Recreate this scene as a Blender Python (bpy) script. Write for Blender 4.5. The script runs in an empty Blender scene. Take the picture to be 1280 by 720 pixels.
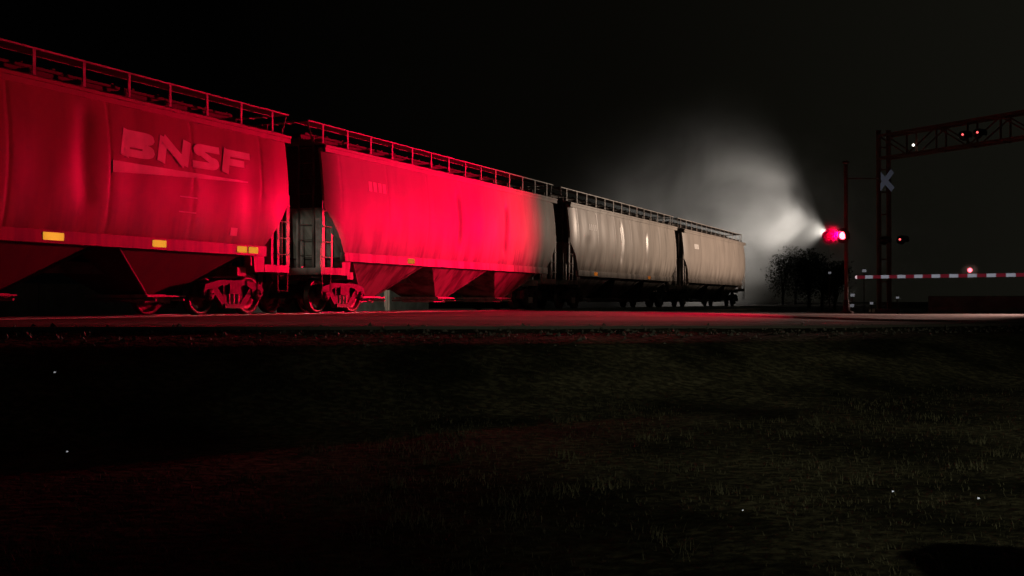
import bpy, math, random
from math import sin, cos, pi, radians
from mathutils import Vector, Matrix, noise

# ------------------------------------------------------------------ camera, world, lights
scene = bpy.context.scene
COL = scene.collection
F = 1400.0                                   # focal length in pixels of a 1280 wide frame
cam_d = bpy.data.cameras.new('camera'); cam = bpy.data.objects.new('camera', cam_d); COL.objects.link(cam)
cam_d.sensor_width = 36.0; cam_d.lens = 36.0 * F / 1280.0
cam_d.clip_start = 0.05; cam_d.clip_end = 6000
cam.location = (0, 0, 0.30)
cam.rotation_euler = (radians(90) + math.atan(17 / F), 0, 0)
scene.camera = cam

scene.view_settings.view_transform = 'Standard'
scene.view_settings.look = 'None'
scene.view_settings.exposure = 0.0
scene.view_settings.gamma = 1.0
scene.cycles.use_denoising = True
scene.cycles.max_bounces = 6
scene.cycles.volume_bounces = 1
scene.cycles.sample_clamp_indirect = 4
scene.cycles.volume_step_rate = 1.0

world = bpy.data.worlds.new('World'); scene.world = world; world.use_nodes = True
wn = world.node_tree; wn.nodes.clear()
def wnode(t, **k):
    n = wn.nodes.new(t)
    for a, b in k.items(): setattr(n, a, b)
    return n
wo = wnode('ShaderNodeOutputWorld'); wb = wnode('ShaderNodeBackground')
wt = wnode('ShaderNodeTexCoord'); ws = wnode('ShaderNodeSeparateXYZ')
wm = wnode('ShaderNodeMapRange'); wr = wnode('ShaderNodeValToRGB')
wn.links.new(wt.outputs['Generated'], ws.inputs[0]); wn.links.new(ws.outputs['X'], wm.inputs['Value'])
wm.inputs['From Min'].default_value = -0.25; wm.inputs['From Max'].default_value = 0.50
wr.color_ramp.elements[0].color = (0.0003, 0.0003, 0.0003, 1)
wr.color_ramp.elements[1].color = (0.0062, 0.0061, 0.0044, 1)
e = wr.color_ramp.elements.new(0.45); e.color = (0.0020, 0.0018, 0.0012, 1)
wn.links.new(wm.outputs[0], wr.inputs[0]); wn.links.new(wr.outputs[0], wb.inputs['Color'])
wb.inputs['Strength'].default_value = 1.0          # night sky: faint town glow towards the right
wn.links.new(wb.outputs[0], wo.inputs['Surface'])

TH = math.atan(603.0 / F)                    # angle of the track to the view axis
DIR = Vector((sin(TH), cos(TH), 0)); NRM = Vector((-cos(TH), sin(TH), 0))
ROTZ = pi / 2 - TH
LC = 17.45                                   # track centre line, metres left of the camera
def track(s, away=0.0, z=0.0):               # away: beyond the centre line, seen from the camera
    return DIR * s + NRM * (LC + away) + Vector((0, 0, z))
def at(px, py, Y):                           # point at a pixel of the photograph and a distance
    return Vector(((px - 640) / F * Y, Y, 0.30 + (377 - py) / F * Y))

def spot(name, loc, aim, energy, color, size, blend=0.5, radius=0.08):
    l = bpy.data.lights.new(name, 'SPOT'); o = bpy.data.objects.new(name, l); COL.objects.link(o)
    l.energy = energy; l.color = color; l.spot_size = radians(size); l.spot_blend = blend; l.shadow_soft_size = radius
    o.location = loc; o.rotation_euler = (Vector(aim) - Vector(loc)).to_track_quat('-Z', 'Y').to_euler()
    return o
SIG = Vector((13.43, 45.0, 0))               # flashing signal pole
RED_AIM = track(27.0, -1.6, 2.2)
LD = (RED_AIM - Vector((13.1, 45, 2.93))); LD.z = 0; LD.normalize()      # direction the red lamps face
LX = Vector((-LD.y, LD.x, 0))                # along the crossarm
HEAD_A = Vector((12.98, 44.85, 2.93)) + LX * 0.32
HEAD_B = Vector((12.98, 44.85, 2.93)) - LX * 0.32
LIT = HEAD_A if HEAD_A.x > HEAD_B.x else HEAD_B
DARK = HEAD_B if LIT is HEAD_A else HEAD_A
spot('red_signal_light', LIT + LD * 0.10, track(26.0, -1.6, 3.7), 40000, (1.0, 0.000, 0.042), 65, 1.0, 0.12)
pl = bpy.data.lights.new('red_lamp_spill', 'POINT'); plo = bpy.data.objects.new('red_lamp_spill', pl); COL.objects.link(plo)
pl.energy = 12; pl.color = (1.0, 0.0, 0.025); pl.shadow_soft_size = 0.1; plo.location = LIT + LD * 0.25
FLP = Vector((31.0, 62.0, 8.3))
spot('roadside_flood_light', FLP, track(64, -1.6, 1.8), 23000, (1.0, 0.75, 0.57), 94, 0.55, 0.012)
RLP = Vector((25.6, 49.5, 2.3))
spot('road_light', RLP, (-0.5, 29.0, -0.2), 26000, (1.0, 0.55, 0.45), 39, 0.9, 0.012)  # added lamp; whitens the road strip, shielded from the cars
spot('gap_fill_light', (-0.6, -2.0, 1.3), (-5.15, 28.6, 1.85), 8500, (1.0, 0.97, 0.80), 3.4, 0.7, 0.03)  # added narrow spot that brightens the slope sheet in the car gap
spot('yard_flood_light', (42.2, 150, 9.62), (6, 141, 14.0), 88000, (1.0, 0.92, 0.84), 104, 1.0, 0.25)
spot('far_side_light', track(46, 8, 6.0), track(50, 14, 0.2), 600, (0.95, 1.0, 0.80), 110, 0.6, 0.15)
spot('street_light', (13.0, -16.0, 7.5), (7.8, 5.2, -1.2), 8500, (1.0, 0.96, 0.66), 36, 1.0, 0.12)
spot('reflector_fill_light', (2.0, -9.0, 4.5), (2.0, 40.0, 2.0), 55, (0.93, 0.95, 1.0), 100, 0.6, 0.1)  # added lamp behind the camera, makes the reflective tape glint

# ------------------------------------------------------------------ helpers
def tag(o, label=None, cat=None, group=None, kind=None):
    if label: o['label'] = label
    if cat: o['category'] = cat
    if group: o['group'] = group
    if kind: o['kind'] = kind
    return o
def empty(name, loc=(0, 0, 0), rz=0.0):
    o = bpy.data.objects.new(name, None); COL.objects.link(o); o.location = loc; o.rotation_euler = (0, 0, rz)
    o.empty_display_size = 0.3
    return o
class MB:
    def __init__(self): self.v = []; self.f = []; self.sm = []
    def add(self, vs, fs, smooth=False):
        n = len(self.v); self.v += [tuple(v) for v in vs]
        self.f += [tuple(i + n for i in f) for f in fs]; self.sm += [smooth] * len(fs); return self
    def box(self, x0, x1, y0, y1, z0, z1):
        return self.add([(x0,y0,z0),(x1,y0,z0),(x1,y1,z0),(x0,y1,z0),(x0,y0,z1),(x1,y0,z1),(x1,y1,z1),(x0,y1,z1)],
                 [(3,2,1,0),(4,5,6,7),(0,1,5,4),(1,2,6,5),(2,3,7,6),(3,0,4,7)])
    def tube(self, p, q, r, r2=None, n=10, cap=True):
        p = Vector(p); q = Vector(q); r2 = r if r2 is None else r2
        d = (q - p).normalized(); a = d.orthogonal().normalized(); b = d.cross(a)
        vs = []
        for c, rr in ((p, r), (q, r2)):
            for i in range(n):
                t = 2 * pi * i / n; vs.append(c + a * cos(t) * rr + b * sin(t) * rr)
        self.add(vs, [(i, (i+1) % n, n + (i+1) % n, n + i) for i in range(n)], n > 6)
        if cap: self.add(vs, [tuple(range(n-1, -1, -1)), tuple(range(n, 2*n))])
        return self
    def beam(self, p, q, w, h, up=(0, 0, 1)):
        p = Vector(p); q = Vector(q); d = (q - p).normalized(); up = Vector(up)
        sd = d.cross(up)
        if sd.length < 1e-4: sd = d.cross(Vector((1, 0, 0)))
        sd.normalize(); u = sd.cross(d).normalized()
        vs = []
        for c in (p, q):
            for a, b in ((-1,-1),(1,-1),(1,1),(-1,1)): vs.append(c + sd * a * w / 2 + u * b * h / 2)
        return self.add(vs, [(3,2,1,0),(4,5,6,7),(0,1,5,4),(1,2,6,5),(2,3,7,6),(3,0,4,7)])
    def lathe(self, prof, axis_p, axis_d, n=24, smooth=True):      # prof: (along, radius)
        p = Vector(axis_p); d = Vector(axis_d).normalized(); a = d.orthogonal().normalized(); b = d.cross(a)
        vs = []
        for t, r in prof:
            for i in range(n):
                k = 2*pi*i/n; vs.append(p + d*t + a*cos(k)*r + b*sin(k)*r)
        fs = []
        for j in range(len(prof)-1):
            for i in range(n): fs.append((j*n+i, j*n+(i+1)%n, (j+1)*n+(i+1)%n, (j+1)*n+i))
        return self.add(vs, fs, smooth)
    def prism(self, poly, y0, y1):                                  # polygon in xz, extruded along y
        n = len(poly)
        vs = [(x, y0, z) for x, z in poly] + [(x, y1, z) for x, z in poly]
        return self.add(vs, [tuple(range(n)), tuple(range(2*n-1, n-1, -1))] + [(i, n+i, n+(i+1)%n, (i+1)%n) for i in range(n)])
    def build(self, name, mat, parent=None):
        me = bpy.data.meshes.new(name); me.from_pydata(self.v, [], self.f)
        me.polygons.foreach_set('use_smooth', self.sm); me.update()
        if mat: me.materials.append(mat)
        o = bpy.data.objects.new(name, me); COL.objects.link(o)
        if parent: o.parent = parent
        return o
def children_of(o): return KIDS.get(o, [])
def copy_tree(o, parent=None):
    c = o.copy(); COL.objects.link(c)
    if parent: c.parent = parent
    for ch in list(o.children): copy_tree(ch, c)
    return c

# ------------------------------------------------------------------ materials
def mat(name, col, rough=0.6, metal=0.0, col2=None, scale=4.0, stretch=(1, 1, 1), lo=0.35, hi=0.65, bump=0.0, bscale=30.0, detail=6, rvar=0.0):
    m = bpy.data.materials.new(name); m.use_nodes = True; nt = m.node_tree; b = nt.nodes['Principled BSDF']
    b.inputs['Base Color'].default_value = (*col, 1); b.inputs['Roughness'].default_value = rough; b.inputs['Metallic'].default_value = metal
    tc = nt.nodes.new('ShaderNodeTexCoord'); mp = nt.nodes.new('ShaderNodeMapping'); mp.inputs['Scale'].default_value = stretch
    nt.links.new(tc.outputs['Object'], mp.inputs[0])
    nz = nt.nodes.new('ShaderNodeTexNoise'); nz.inputs['Scale'].default_value = scale; nz.inputs['Detail'].default_value = detail
    nt.links.new(mp.outputs[0], nz.inputs['Vector'])
    if col2 is None: col2 = tuple(c * 0.6 for c in col)
    r = nt.nodes.new('ShaderNodeValToRGB'); r.color_ramp.elements[0].position = lo; r.color_ramp.elements[1].position = hi
    r.color_ramp.elements[0].color = (*col2, 1); r.color_ramp.elements[1].color = (*col, 1)
    nt.links.new(nz.outputs[0], r.inputs[0]); nt.links.new(r.outputs[0], b.inputs['Base Color'])
    if rvar:
        mr = nt.nodes.new('ShaderNodeMapRange'); mr.inputs['To Min'].default_value = rough - rvar; mr.inputs['To Max'].default_value = rough + rvar
        nt.links.new(nz.outputs[0], mr.inputs[0]); nt.links.new(mr.outputs[0], b.inputs['Roughness'])
    if bump:
        n2 = nt.nodes.new('ShaderNodeTexNoise'); n2.inputs['Scale'].default_value = bscale; n2.inputs['Detail'].default_value = 5
        nt.links.new(tc.outputs['Object'], n2.inputs['Vector'])
        bp = nt.nodes.new('ShaderNodeBump'); bp.inputs['Strength'].default_value = bump; bp.inputs['Distance'].default_value = 0.02
        nt.links.new(n2.outputs[0], bp.inputs['Height']); nt.links.new(bp.outputs[0], b.inputs['Normal'])
    return m
def emit(name, col, strength):
    m = bpy.data.materials.new(name); m.use_nodes = True; b = m.node_tree.nodes['Principled BSDF']
    b.inputs['Base Color'].default_value = (*col, 1); b.inputs['Emission Color'].default_value = (*col, 1); b.inputs['Emission Strength'].default_value = strength
    return m
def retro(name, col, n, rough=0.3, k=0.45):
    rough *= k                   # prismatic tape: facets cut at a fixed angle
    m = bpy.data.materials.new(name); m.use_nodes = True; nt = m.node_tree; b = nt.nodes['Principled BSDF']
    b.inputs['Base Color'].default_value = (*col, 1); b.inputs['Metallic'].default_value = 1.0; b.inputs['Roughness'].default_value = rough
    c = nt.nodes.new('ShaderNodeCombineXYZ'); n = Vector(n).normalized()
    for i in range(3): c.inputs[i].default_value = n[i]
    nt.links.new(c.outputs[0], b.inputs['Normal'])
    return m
CAMP = Vector((0, 0, 0.3)); LAMP = Vector((2.0, -9.0, 4.5))  # LAMP: the added lamp that the reflective tape mirrors
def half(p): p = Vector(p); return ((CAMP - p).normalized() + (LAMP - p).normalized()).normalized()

def carpaint(name, col, dirt, streak, rough=0.42):
    """freight car enamel with rain streaks, road dirt thrown up from below and faded patches"""
    m = bpy.data.materials.new(name); m.use_nodes = True; nt = m.node_tree; L = nt.links; b = nt.nodes['Principled BSDF']
    tc = nt.nodes.new('ShaderNodeTexCoord')
    def nz(sc, st, det=5):
        mp = nt.nodes.new('ShaderNodeMapping'); mp.inputs['Scale'].default_value = st; L.new(tc.outputs['Object'], mp.inputs[0])
        n = nt.nodes.new('ShaderNodeTexNoise'); n.inputs['Scale'].default_value = sc; n.inputs['Detail'].default_value = det; L.new(mp.outputs[0], n.inputs[0]); return n.outputs[0]
    def ramp(src, lo, hi, c0=(0,0,0), c1=(1,1,1)):
        r = nt.nodes.new('ShaderNodeValToRGB'); r.color_ramp.elements[0].position = lo; r.color_ramp.elements[1].position = hi
        r.color_ramp.elements[0].color = (*c0, 1); r.color_ramp.elements[1].color = (*c1, 1); L.new(src, r.inputs[0]); return r.outputs[0]
    def mix(fac, a, c):
        x = nt.nodes.new('ShaderNodeMix'); x.data_type = 'RGBA'
        L.new(fac, x.inputs[0])
        for sock, val in ((x.inputs[6], a), (x.inputs[7], c)):
            if isinstance(val, tuple): sock.default_value = (*val, 1)
            else: L.new(val, sock)
        return x.outputs[2]
    def mul(a, k):
        x = nt.nodes.new('ShaderNodeMath'); x.operation = 'MULTIPLY'; L.new(a, x.inputs[0])
        if isinstance(k, float): x.inputs[1].default_value = k
        else: L.new(k, x.inputs[1])
        return x.outputs[0]
    base = mix(ramp(nz(0.6, (1, 1, 1)), 0.3, 0.7), col, tuple(c * 0.82 for c in col))
    st = ramp(nz(3.0, (1.0, 1.0, 0.10)), 0.50, 0.75)
    c = mix(mul(st, streak), base, tuple(c * 0.55 for c in col))
    sx = nt.nodes.new('ShaderNodeSeparateXYZ'); L.new(tc.outputs['Object'], sx.inputs[0])
    mr = nt.nodes.new('ShaderNodeMapRange'); mr.inputs['From Min'].default_value = 2.7; mr.inputs['From Max'].default_value = 1.3; L.new(sx.outputs['Z'], mr.inputs[0])
    low = ramp(nz(2.2, (1.6, 1, 0.22)), 0.42, 0.62)
    c = mix(mul(mul(low, mr.outputs[0]), dirt), c, (0.05, 0.04, 0.033))
    L.new(c, b.inputs['Base Color'])
    rr = nt.nodes.new('ShaderNodeMapRange'); rr.inputs['To Min'].default_value = rough - 0.08; rr.inputs['To Max'].default_value = rough + 0.15
    L.new(nz(1.5, (1, 1, 0.3)), rr.inputs[0]); L.new(rr.outputs[0], b.inputs['Roughness'])
    n2 = nz(1.3, (1.2, 1, 0.5), 3); bp = nt.nodes.new('ShaderNodeBump'); bp.inputs['Strength'].default_value = 0.35; bp.inputs['Distance'].default_value = 0.03
    L.new(n2, bp.inputs['Height']); L.new(bp.outputs[0], b.inputs['Normal'])
    return m
M = {
 'brown': carpaint('oxide_paint', (0.28, 0.11, 0.09), 0.8, 0.5, 0.46),
 'grey': carpaint('grey_paint', (0.46, 0.43, 0.39), 0.9, 0.6, 0.36),
 'satin': carpaint('satin_grey_paint', (0.45, 0.42, 0.39), 0.8, 0.4, 0.55),
 'dull': carpaint('dull_brown_grey_paint', (0.34, 0.295, 0.265), 0.8, 0.8, 0.45),
 'tan': carpaint('tan_paint', (0.43, 0.38, 0.34), 0.9, 0.95, 0.34),
 'hopper_brown': carpaint('dark_oxide_paint', (0.08, 0.04, 0.033), 0.9, 0.5, 0.7),  # hoppers: darker copies of the body paints
 'hopper_grey': carpaint('dark_grey_paint', (0.26, 0.24, 0.22), 0.95, 0.6, 0.6),
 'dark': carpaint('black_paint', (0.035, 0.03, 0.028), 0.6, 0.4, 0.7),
 'under': mat('underframe_paint', (0.16, 0.13, 0.12), 0.7, 0, (0.05, 0.04, 0.035), 3.0, bump=0.2),
 'trim': mat('trim_paint', (0.40, 0.37, 0.35), 0.5, 0, (0.20, 0.17, 0.16), 5.0),
 'iron': mat('cast_iron', (0.06, 0.05, 0.045), 0.6, 0.2, (0.02, 0.017, 0.015), 9.0, bump=0.4, bscale=60),
 'wheel': mat('wheel_steel', (0.12, 0.10, 0.09), 0.5, 0.6, (0.05, 0.035, 0.03), 6.0),
 'roof': mat('roof_paint', (0.20, 0.18, 0.17), 0.7, 0, (0.10, 0.09, 0.08), 2.0),
 'lit_slope': mat('lit_slope_paint', (0.42, 0.40, 0.36), 0.6, 0, (0.18, 0.16, 0.14), 1.6, (1, 3, 0.4)),  # slope sheets lightened in colour to stand for light on them
 'dark_steel': mat('dark_shaded_steel', (0.06, 0.05, 0.045), 0.8, 0, (0.03, 0.025, 0.02), 4.0),  # dark steel; gives end sheets, steps and posts an unlit look
 'paint_white': mat('faded_white_paint', (0.90, 0.88, 0.86), 0.5, 0, (0.62, 0.55, 0.52), 2.3, (1, 1, 0.5), 0.30, 0.62),
 'rail': mat('rail_steel', (0.55, 0.53, 0.50), 0.28, 1.0, (0.35, 0.30, 0.26), 3.0),
 'wood': mat('creosoted_wood', (0.07, 0.05, 0.04), 0.85, 0, (0.03, 0.02, 0.018), 6.0, (0.4, 4, 4), bump=0.5),
 'galv': mat('galvanised_steel', (0.34, 0.28, 0.26), 0.5, 0.3, (0.20, 0.13, 0.11), 2.5),
 'rust': mat('weathered_steel', (0.19, 0.09, 0.065), 0.7, 0.1, (0.13, 0.06, 0.045), 3.5),
 'black': mat('black_enamel', (0.02, 0.02, 0.02), 0.35, 0, (0.012, 0.012, 0.012)),
 'concrete': mat('rough_concrete', (0.34, 0.32, 0.29), 0.85, 0, (0.22, 0.20, 0.18), 2.0, bump=0.3, bscale=15),
 'bungalow': mat('cabin_aluminium', (0.55, 0.55, 0.50), 0.5, 0.2, (0.40, 0.40, 0.36), 1.5),
 'redpaint': mat('red_reflective_sheet', (0.55, 0.03, 0.03), 0.4, 0, (0.40, 0.02, 0.02)),
}

# ------------------------------------------------------------------ terrain and road
E1 = Vector((0.88, 0.475, 0)).normalized(); E2 = Vector((-E1.y, E1.x, 0)); R0 = Vector((0.94, 20.5, 0))
def rq(X, Y):
    d = Vector((X, Y, 0)) - R0; return d.dot(E1), d.dot(E2)
ROADW = 18.1
def road_z(X, Y):
    a = abs(-(X * NRM.x + Y * NRM.y) + LC) if False else abs((X * NRM.x + Y * NRM.y) - LC)
    return -0.025 - 0.014 * min(max(0.0, a - 1.6), 13.0)
def sm(t): t = min(1, max(0, t)); return t * t * (3 - 2 * t)
def ground_z(X, Y):
    e, r = rq(X, Y)
    a = abs((X * NRM.x + Y * NRM.y) - LC)
    base = -1.22 + 0.10 * noise.noise(Vector((X * 0.12, Y * 0.12, 3))) + 0.025 * noise.noise(Vector((X * 0.9, Y * 0.9, 7)))
    if Y > 60: base = base + (-0.9 - base) * sm((Y - 60) / 60)
    rz = road_z(X, Y) - 0.05
    if r < 0: rz2 = rz - 0.10 * min(1.0, -r / 0.9); k = sm((-r - 0.9) / 4.2); zr = rz2 + (base - rz2) * k
    elif r > ROADW: k = sm((r - ROADW) / 9.0); zr = rz + (max(base, -0.75) - rz) * k
    else: zr = rz
    zt_ = -0.20
    kt = sm((a - 2.3) / 3.2); zt_ = -0.20 + (base + 0.20) * kt
    z = max(zr, zt_) if not (0 <= r <= ROADW) else rz
    return z
def axis_pts(lo, hi, step, far):
    pts = []; x = lo
    while x <= hi: pts.append(x); x += step
    st = step; x = hi
    while x < far: st *= 1.35; x += st; pts.append(x)
    st = step; x = lo; left = []
    while x > -far: st *= 1.35; x -= st; left.append(x)
    return left[::-1] + pts
gx = axis_pts(-26, 34, 0.42, 2500); gy = axis_pts(-4, 62, 0.42, 2500)
g = MB()
vs = [(x, y, ground_z(x, y)) for y in gy for x in gx]; nx = len(gx)
g.add(vs, [(j*nx+i, j*nx+i+1, (j+1)*nx+i+1, (j+1)*nx+i) for j in range(len(gy)-1) for i in range(nx-1)], True)
m = bpy.data.materials.new('soil_and_turf'); m.use_nodes = True; nt = m.node_tree; b = nt.nodes['Principled BSDF']
b.inputs['Roughness'].default_value = 0.95; b.inputs['Specular IOR Level'].default_value = 0.1
tc = nt.nodes.new('ShaderNodeTexCoord')
def tn(sc, det=6):
    n = nt.nodes.new('ShaderNodeTexNoise'); n.inputs['Scale'].default_value = sc; n.inputs['Detail'].default_value = det; nt.links.new(tc.outputs['Object'], n.inputs[0]); return n.outputs[0]
r1 = nt.nodes.new('ShaderNodeValToRGB'); r1.color_ramp.elements[0].position = 0.38; r1.color_ramp.elements[1].position = 0.66
r1.color_ramp.elements[0].color = (0.022, 0.023, 0.012, 1); r1.color_ramp.elements[1].color = (0.135, 0.125, 0.080, 1)
nt.links.new(tn(0.62), r1.inputs[0])
r2 = nt.nodes.new('ShaderNodeValToRGB'); r2.color_ramp.elements[0].position = 0.45; r2.color_ramp.elements[1].position = 0.6
r2.color_ramp.elements[0].color = (0.4, 0.4, 0.4, 1); r2.color_ramp.elements[1].color = (1, 1, 1, 1)
nt.links.new(tn(9.0), r2.inputs[0])
mx = nt.nodes.new('ShaderNodeMix'); mx.data_type = 'RGBA'; mx.blend_type = 'MULTIPLY'; mx.inputs[0].default_value = 1.0
nt.links.new(r1.outputs[0], mx.inputs[6]); nt.links.new(r2.outputs[0], mx.inputs[7]); nt.links.new(mx.outputs[2], b.inputs['Base Color'])
bp = nt.nodes.new('ShaderNodeBump'); bp.inputs['Strength'].default_value = 0.9; bp.inputs['Distance'].default_value = 0.06
nt.links.new(tn(7.0), bp.inputs['Height']); nt.links.new(bp.outputs[0], b.inputs['Normal'])
tag(g.build('ground', m), kind='structure')

# road sheet
rd = MB(); ne, nr = 150, 26; vs = []
for j in range(nr + 1):
    r = ROADW * j / nr
    for i in range(ne + 1):
        e_ = -52 + 150 * i / ne
        p = R0 + E1 * e_ + E2 * (r + (0.12 * noise.noise(Vector((e_ * 1.1, 0, 0))) if j in (0, nr) else 0))
        vs.append((p.x, p.y, road_z(p.x, p.y)))
rd.add(vs, [(j*(ne+1)+i, j*(ne+1)+i+1, (j+1)*(ne+1)+i+1, (j+1)*(ne+1)+i) for j in range(nr) for i in range(ne)], True)
for j in (0, nr):
    row = [vs[j*(ne+1)+i] for i in range(ne+1)]
    rd.add(row + [(x, y, z - 0.15) for x, y, z in row], [(i, i+1, ne+1+i+1, ne+1+i) for i in range(ne)])
m = bpy.data.materials.new('worn_asphalt'); m.use_nodes = True; nt = m.node_tree; b = nt.nodes['Principled BSDF']
tc = nt.nodes.new('ShaderNodeTexCoord'); mp = nt.nodes.new('ShaderNodeMapping')
mp.inputs['Rotation'].default_value = (0, 0, -math.atan2(E1.y, E1.x)); nt.links.new(tc.outputs['Object'], mp.inputs[0])
mp2 = nt.nodes.new('ShaderNodeMapping'); mp2.inputs['Scale'].default_value = (0.05, 1.0, 1.0); nt.links.new(mp.outputs[0], mp2.inputs[0])
n1 = nt.nodes.new('ShaderNodeTexNoise'); n1.inputs['Scale'].default_value = 0.9; n1.inputs['Detail'].default_value = 5; nt.links.new(mp2.outputs[0], n1.inputs[0])
r1 = nt.nodes.new('ShaderNodeValToRGB'); r1.color_ramp.elements[0].position = 0.36; r1.color_ramp.elements[1].position = 0.66
r1.color_ramp.elements[0].color = (0.035, 0.033, 0.032, 1); r1.color_ramp.elements[1].color = (0.125, 0.115, 0.105, 1)
nt.links.new(n1.outputs[0], r1.inputs[0]); nt.links.new(r1.outputs[0], b.inputs['Base Color'])
mr = nt.nodes.new('ShaderNodeMapRange'); mr.inputs['From Min'].default_value = 0.35; mr.inputs['From Max'].default_value = 0.65
mr.inputs['To Min'].default_value = 0.42; mr.inputs['To Max'].default_value = 0.8
nt.links.new(n1.outputs[0], mr.inputs[0]); nt.links.new(mr.outputs[0], b.inputs['Roughness'])
n3 = nt.nodes.new('ShaderNodeTexNoise'); n3.inputs['Scale'].default_value = 60; nt.links.new(tc.outputs['Object'], n3.inputs[0])
bp = nt.nodes.new('ShaderNodeBump'); bp.inputs['Strength'].default_value = 0.6; bp.inputs['Distance'].default_value = 0.01
nt.links.new(n3.outputs[0], bp.inputs['Height']); nt.links.new(bp.outputs[0], b.inputs['Normal'])
tag(rd.build('road', m), kind='structure')
def road_strip(e0, e1, r0, r1, mb):
    n = max(1, int((e1 - e0) / 0.8)); vs = []
    for i in range(n + 1):
        for r in (r0, r1):
            p = R0 + E1 * (e0 + (e1 - e0) * i / n) + E2 * r; vs.append((p.x, p.y, road_z(p.x, p.y) + 0.008))
    mb.add(vs, [(2*i, 2*i+2, 2*i+3, 2*i+1) for i in range(n)])
line_m = mat('worn_line_paint', (0.70, 0.68, 0.64), 0.6, 0, (0.10, 0.09, 0.085), 2.2, lo=0.42, hi=0.56)
yel_m = mat('worn_yellow_paint', (0.60, 0.40, 0.06), 0.6, 0, (0.10, 0.09, 0.06), 2.2, lo=0.42, hi=0.56)
mk = MB(); road_strip(-8, 80, 0.9, 1.03, mk); road_strip(-8, 80, 15.9, 16.03, mk)
st0 = MB()
tag(mk.build('road_edge_lines', line_m), kind='structure')
mk = MB(); road_strip(-6, 80, 8.3, 8.42, mk); road_strip(-6, 80, 8.58, 8.70, mk)
tag(mk.build('road_centre_lines', yel_m), kind='structure')
mk = MB(); road_strip(-1.4, -0.8, 8.9, 15.7, mk)
tag(mk.build('road_stop_line', line_m), kind='structure')

# ballast bed either side of the crossing
def ballast(s0, s1):
    mb = MB(); n = int((s1 - s0) / 0.35); prof = [(-3.4, -0.85), (-2.5, -0.22), (-2.0, -0.17), (-1.2, -0.17), (0, -0.17), (1.2, -0.17), (2.0, -0.17), (2.5, -0.22), (3.4, -0.85)]
    vs = []
    for i in range(n + 1):
        for a, z in prof:
            p = track(s0 + (s1 - s0) * i / n, a, z + 0.03 * noise.noise(Vector((i * 0.9, a * 3, 0)))); vs.append(p)
    k = len(prof)
    mb.add(vs, [(i*k+j, i*k+j+1, (i+1)*k+j+1, (i+1)*k+j) for i in range(n) for j in range(k-1)], False)
    return mb
bal_m = mat('crushed_stone', (0.16, 0.145, 0.13), 0.9, 0, (0.05, 0.055, 0.05), 14.0, bump=1.0, bscale=22)
o = ballast(38.5, 180); o2 = ballast(-30, 8.0); o.add(o2.v, o2.f)
tag(o.build('ballast', bal_m), kind='structure')
# concrete crossing panels
cp = MB()
for a0, a1 in ((-1.35, -0.80), (-0.66, 0.66), (0.80, 1.35)):
    s = 8.4
    while s < 38.2:
        vs = [track(s + 0.02, a0), track(s + 2.40, a0), track(s + 2.40, a1), track(s + 0.02, a1)]
        vs = [(v.x, v.y, z) for z in (-0.022, -0.008) for v in vs]
        cp.add(vs, [(4,5,6,7),(0,1,5,4),(1,2,6,5),(2,3,7,6),(3,0,4,7)]); s += 2.42
tag(cp.build('crossing_surface', M['concrete']), kind='structure')

# rails
for a, lab in ((-0.755, 'near steel rail with bright worn head beside the road'), (0.755, 'far steel rail behind the wheels of the train')):
    rb = MB()
    prof = [(-0.07, -0.17), (0.07, -0.17), (0.07, -0.155), (0.012, -0.135), (0.012, -0.045), (0.036, -0.035), (0.036, -0.006), (0.026, 0.0), (-0.026, 0.0), (-0.036, -0.006), (-0.036, -0.035), (-0.012, -0.045), (-0.012, -0.135), (-0.07, -0.155)]
    n = len(prof); ss = [-30 + 5 * i for i in range(43)]
    vs = [track(s, a + p, z) for s in ss for p, z in prof]
    rb.add(vs, [(i*n+j, i*n+(j+1) % n, (i+1)*n+(j+1) % n, (i+1)*n+j) for i in range(len(ss)-1) for j in range(n)])
    tag(rb.build('rail', M['rail']), lab, 'rail')
sl = MB().box(-0.11, 0.11, -1.3, 1.3, -0.32, -0.155).build('sleeper', M['wood'])
tag(sl, 'dark timber sleeper under the rails beyond the crossing', 'sleeper', 'sleepers under the track')
for k in range(110):
    o = sl if k == 0 else sl.copy()
    if k: COL.objects.link(o)
    o.location = track(39.2 + k * 0.55); o.rotation_euler = (0, 0, ROTZ + random.Random(k).uniform(-.02, .02))

# ------------------------------------------------------------------ hopper cars
ZB, ZK, ZE = 1.60, 2.75, 4.35                      # bottom of side, knee of the diagonal end, eave
def side_y(z):                                     # half width of the body
    t = (z - ZB) / (ZE - ZB)
    return 1.47 + 0.15 * sin(pi * min(1, t * 1.02) ** 0.85) + 0.04 * t
def dent(x, z, cr, seed):
    d = 0.006 * sin(2 * pi * x / 1.27) * sin(pi * (z - ZB) / (ZE - ZB))
    d += (0.012 if seed < 2 else 0.018) * noise.noise(Vector((x * 0.55, z * 0.35, seed * 7.3))) + 0.006 * noise.noise(Vector((x * 1.9, z * 0.8, seed * 3.1)))
    for x0, z0, z1, amp, w in cr:
        u = x - x0 - 0.05 * sin(z * 3.1 + x0)
        k = sm((z - z0) / 0.45) * sm((z1 - z) / 0.45)
        d += amp * k * math.exp(-(u / w) ** 2)
    u = (x + 0.3) / 2.46; u = (u - round(u)) * 2.46
    d += 0.010 * math.exp(-(u / 0.035) ** 2)
    ax = abs(x)
    if ax > 7.55: d += 0.14 * ((ax - 7.55) / 0.8) ** 2
    return d
def half_len(z): return 8.35 if z >= ZK else 7.35 + (8.35 - 7.35) * (z - ZB) / (ZK - ZB)
def side_pt(x, z, cr, seed, off=0.0): return (x, -(side_y(z) - dent(x, z, cr, seed) + off), z)
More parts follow.
